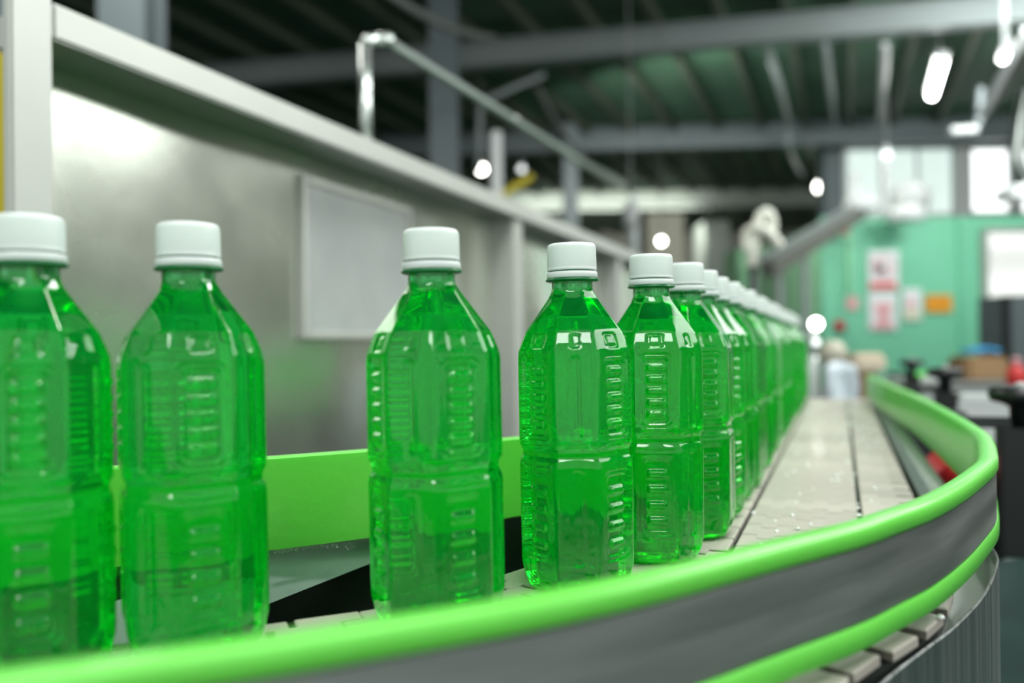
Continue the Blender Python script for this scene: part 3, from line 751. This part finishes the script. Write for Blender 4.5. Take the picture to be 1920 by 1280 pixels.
# far background: cabinets and pillars
clutter(1180, 372, 1198, 810, 9.5, M['beamgrey'], 'upright_duct', 'duct', 'narrow dark upright duct above the fifth bottle')
clutter(1205, 408, 1275, 700, 15, M['beige'], 'storage_cabinet', 'cabinet', 'beige cabinet in the far background behind the bright lamp', 1)
clutter(1310, 420, 1360, 700, 17.5, M['lightbeam'], 'storage_cabinet', 'cabinet', 'grey-green cabinet in the far background behind the cap row', 1)
clutter(1370, 470, 1440, 700, 14.5, M['greenl'], 'storage_cabinet', 'cabinet', 'pale green low cabinet in front of the far grey wall', 1)
t_ = MB(); t_.tube([(P(930, 248, 5).x, P(930, 248, 5).y, FLOOR), P(930, 248, 5)], .038, 12); tag(t_.build('white_pole', M['lampbody']), 'short pale pole rising behind the frame, right of the bright bulb', 'pole')
t_ = MB(); t_.tube([P(897, 320, 7.5), P(900, 190, 7.5)], .03, 12); tag(t_.build('thin_pole', M['beamgrey']), 'thin pole directly above the bright bulb behind the frame', 'pole')
t_ = MB(); t_.bar(P(926, 372, 5), P(995, 331, 5.3), .045, .035); tag(t_.build('yellow_brace', M['yellow']), 'short yellowish brace slanting above the frame', 'brace')
t_ = MB(); t_.lathe([(.04, -.1), (.07, -.08), (.07, .08), (.02, .12), (.004, .14), (.004, CEIL - P(1183, 405, 7).z)], P(1183, 405, 7), 14); tag(t_.build('pale_lantern', M['lampbody']), 'small pale lantern shape over the right end of the frame', 'lamp')

# ------------------------------------------------------------------ things at the end of the belt
clutter(1590, 662, 1652, 697, 3.2, M['tan'], 'carton', 'box', 'pale tan carton behind the end of the lime rail', .12)
t_ = clutter(1598, 697, 1640, 790, 3.2, M['brown'], 'carton', 'box', 'brown carton under the pale tan one', .12)
bagm = MB(); c = P(1572, 722, 2.55)
vs = []; fs = []; nu, nv = 24, 14
for j in range(nv + 1):
    f = j / nv
    for i in range(nu):
        a = 2 * PI * i / nu; rr = (.055 + .02 * math.sin(3 * a + f * 4) + .01 * math.sin(7 * a)) * (1 - .35 * f) * (1 if j < nv else .3)
        vs.append((c.x + rr * math.cos(a) * 1.05, c.y + rr * math.sin(a), c.z - .14 + f * .21 + .008 * math.sin(5 * a)))
for j in range(nv):
    for i in range(nu): i2 = (i + 1) % nu; fs.append((j * nu + i, j * nu + i2, (j + 1) * nu + i2, (j + 1) * nu + i))
fs.append(tuple(range(nv * nu, nv * nu + nu))); fs.append(tuple(reversed(range(nu)))); bagm.add(vs, fs, True)
tag(bagm.build('plastic_bag', M['bag']), 'crumpled pale plastic bag at the far end of the belt', 'bag')
_q = P(1562, 662, 2.85); t_ = MB(); t_.lathe([(.02, FLOOR), (.02, _q.z - .045), (.045, _q.z - .02), (.045, _q.z + .02), (.02, _q.z + .045)], (_q.x, _q.y, 0), 18); tag(t_.build('bollard', M['beige']), 'rounded beige post head above the plastic bag', 'post')
sl = empty('signal_lamp', P(1528, 900, 2.62), 'lit round lamps on a dark shiny post at the end of the bottle row', 'lamp')
q = P(1522, 700, 2.70); qz = P(1530, 650, 2.62).z
b = MB(); b.lathe([(.028, FLOOR), (.028, qz - .05), (.02, qz - .02)], (q.x, q.y, 0), 16); b.build('post', M['chrome'], sl)
for (py, r, m) in ((607, .017, 'bulb'), (642, .011, 'glow')):
    c = P(1530, py, 2.62); b = MB(); b.lathe([(r * math.sin(a), -r * math.cos(a)) for a in [.05 + i * (PI - .1) / 10 for i in range(11)]], c, 16); b.build('lamp_lens', M[m], sl)
c = P(1530, 640, 2.62); b = MB(); b.tube([(c.x, c.y + .02, qz - .03), (c.x, c.y + .02, P(1530, 600, 2.62).z)], .010, 8); b.build('stem', M['beamgrey'], sl)

# rail clamps along the outside
def clamp(n, t, label, white=True, s=1.0):
    base = NT(n, t, -.2); r = empty('rail_clamp', base, label, 'clamp', 'black clamps holding the outer rail')
    b = MB(); b.box(NT(n, t, -.045), .044 * s, .034 * s, .16, Nv, Tv); b.build('clamp_body', M['black'], r, bevel=.003)
    b = MB(); b.box(NT(n - .04, t, .040), .06, .014, .014, Nv, Tv); b.build('clamp_arm', M['blacks'], r, bevel=.002)
    b = MB(); b.lathe([(.012, .033), (.013, .060), (.020, .064), (.034, .068), (.037, .077), (.033, .084), (.018, .087)], NT(n, t, 0), 24); b.build('hand_knob', M['black'], r)
    b = MB(); b.lathe([(.005, .084), (.008, .0885), (.003, .091)], NT(n, t, 0), 10); b.build('knob_screw', M['lampbody'], r)
    if white: b = MB(); b.box(NT(n + .052, t - .02, .024), .056, .03, .018, Nv, Tv); b.build('white_block', M['white'], r, bevel=.002)
clamp(.208, 1.17, 'large black clamp and knob nearest the camera at the right edge', False, 1.2)
clamp(.205, 1.93, 'black clamp with white block outside the middle of the lime rail')
clamp(.205, 2.80, 'farthest black clamp with white block near the rail end')
db = empty('diagonal_brace', NT(.22, 1.1, -.3), 'black diagonal brace plate below the nearest clamp', 'brace')
mb = MB()
pl = [P(1868, 900, 1.02), P(1935, 770, 1.02), P(1990, 900, 1.02), P(1990, 990, 1.02), P(1866, 1055, 1.02)]
vs = [p for p in pl] + [p + Vector((0, .03, 0)) for p in pl]
mb.add(vs, [(0, 1, 2, 3, 4), (9, 8, 7, 6, 5)] + [(i, (i + 1) % 5, (i + 1) % 5 + 5, i + 5) for i in range(5)]); mb.build('brace_plate', M['black'], db)
# grey machine with a carton
mc = empty('machine_cabinet', P(1800, 900, 4.0), 'grey steel machine cabinet beyond the outer rail', 'machine')
def cbox(x0, x1, d, ytop, depth, z0, m, name, parent, bev=.01):
    a = P(x0, ytop, d); b = P(x1, ytop, d); mb = MB(); mb.box(((a.x + b.x) / 2, a.y + depth / 2, (a.z + z0) / 2), b.x - a.x, depth, a.z - z0); return mb.build(name, m, parent, bevel=bev)
cbox(1700, 1900, 4.0, 722, .5, FLOOR, M['lampbody'], 'housing', mc)
cbox(1690, 1910, 3.96, 716, .56, P(1690, 722, 3.96).z, M['band'], 'top_plate', mc, .003)
cbox(1715, 1790, 3.98, 800, .02, P(1715, 1000, 3.98).z, M['greyblue'], 'door_panel', mc, .003)
clutter(1791, 668, 1874, 715, 4.15, M['brown'], 'carton', 'box', 'brown cardboard box on the grey machine top', .2)
b = MB(); vs = []; fs = []; c = P(1838, 662, 4.12)
for i in range(9):
    for j in range(7):
        vs.append((c.x - .07 + .14 * i / 8, c.y - .06 + .12 * j / 6, c.z + .012 + .012 * math.sin(i * 1.7) * math.cos(j * 2.1) - .012 * (abs(i - 4) / 4) ** 2))
for i in range(8):
    for j in range(6): a = i * 7 + j; fs.append((a, a + 7, a + 8, a + 1))
b.add(vs, fs, True); o = b.build('blue_cloth', M['blue']); tag(o, 'crumpled blue cloth on top of the brown cardboard box', 'cloth')
sm = o.modifiers.new('thickness', 'SOLIDIFY'); sm.thickness = .014
clutter(1704, 697, 1748, 712, 3.7, M['lime'], 'green_tray', 'tray', 'small green tray beside the farthest black clamp', .1)
gb = empty('dark_cabinet', P(1905, 700, 6.5), 'dark grey upright cabinet inside the doorway at right', 'cabinet')
cbox(1886, 1990, 6.5, 553, .4, FLOOR, M['greyblue'], 'housing', gb); cbox(1884, 1896, 6.45, 553, .04, FLOOR, M['black'], 'door_edge', gb, .003)
rd = empty('red_bottle', P(1908, 715, 3.0), 'red plastic container at the right edge above the near clamp', 'container')
b = MB(); q = P(1906, 715, 3.0); b.lathe([(.030, -.02), (.034, -.012), (.034, .035), (.022, .055), (.012, .06)], q, 20); b.build('container_body', M['red'], rd); b = MB(); b.lathe([(.012, .06), (.013, .085), (.009, .09)], q, 14); b.build('lid', M['pink'], rd)
# red / black drive parts seen under the outer rail
dm = empty('drive_motor', P(1765, 870, 1.25), 'red and black drive unit below the outer rail bend', 'motor')
b = MB(); b.tube([P(1752, 868, 1.15), P(1800, 905, 1.15)], .028, 18); b.build('red_housing', M['red'], dm, auto=.6)
b = MB(); b.box(P(1748, 850, 1.5), .11, .05, .16); b.build('black_frame', M['black'], dm, bevel=.004)
b = MB(); b.box(P(1690, 800, 1.9), .10, .05, .04); b.build('steel_shim', M['steel'], dm, bevel=.004)
b = MB(); b.tube([P(1700, 790, 2.1), P(1730, 800, 2.1)], .018, 12); b.build('red_shaft_cover', M['red'], dm)
# drops of water on the belt
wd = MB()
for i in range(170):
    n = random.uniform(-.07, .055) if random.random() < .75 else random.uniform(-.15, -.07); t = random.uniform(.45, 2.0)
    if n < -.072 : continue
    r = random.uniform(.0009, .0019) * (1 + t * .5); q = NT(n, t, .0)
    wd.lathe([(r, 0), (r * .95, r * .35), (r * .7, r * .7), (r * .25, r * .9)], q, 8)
tag(wd.build('water_droplets', M['drops']), 'water droplets with glints painted white, scattered over the wet empty chain', 'water', kind='stuff')
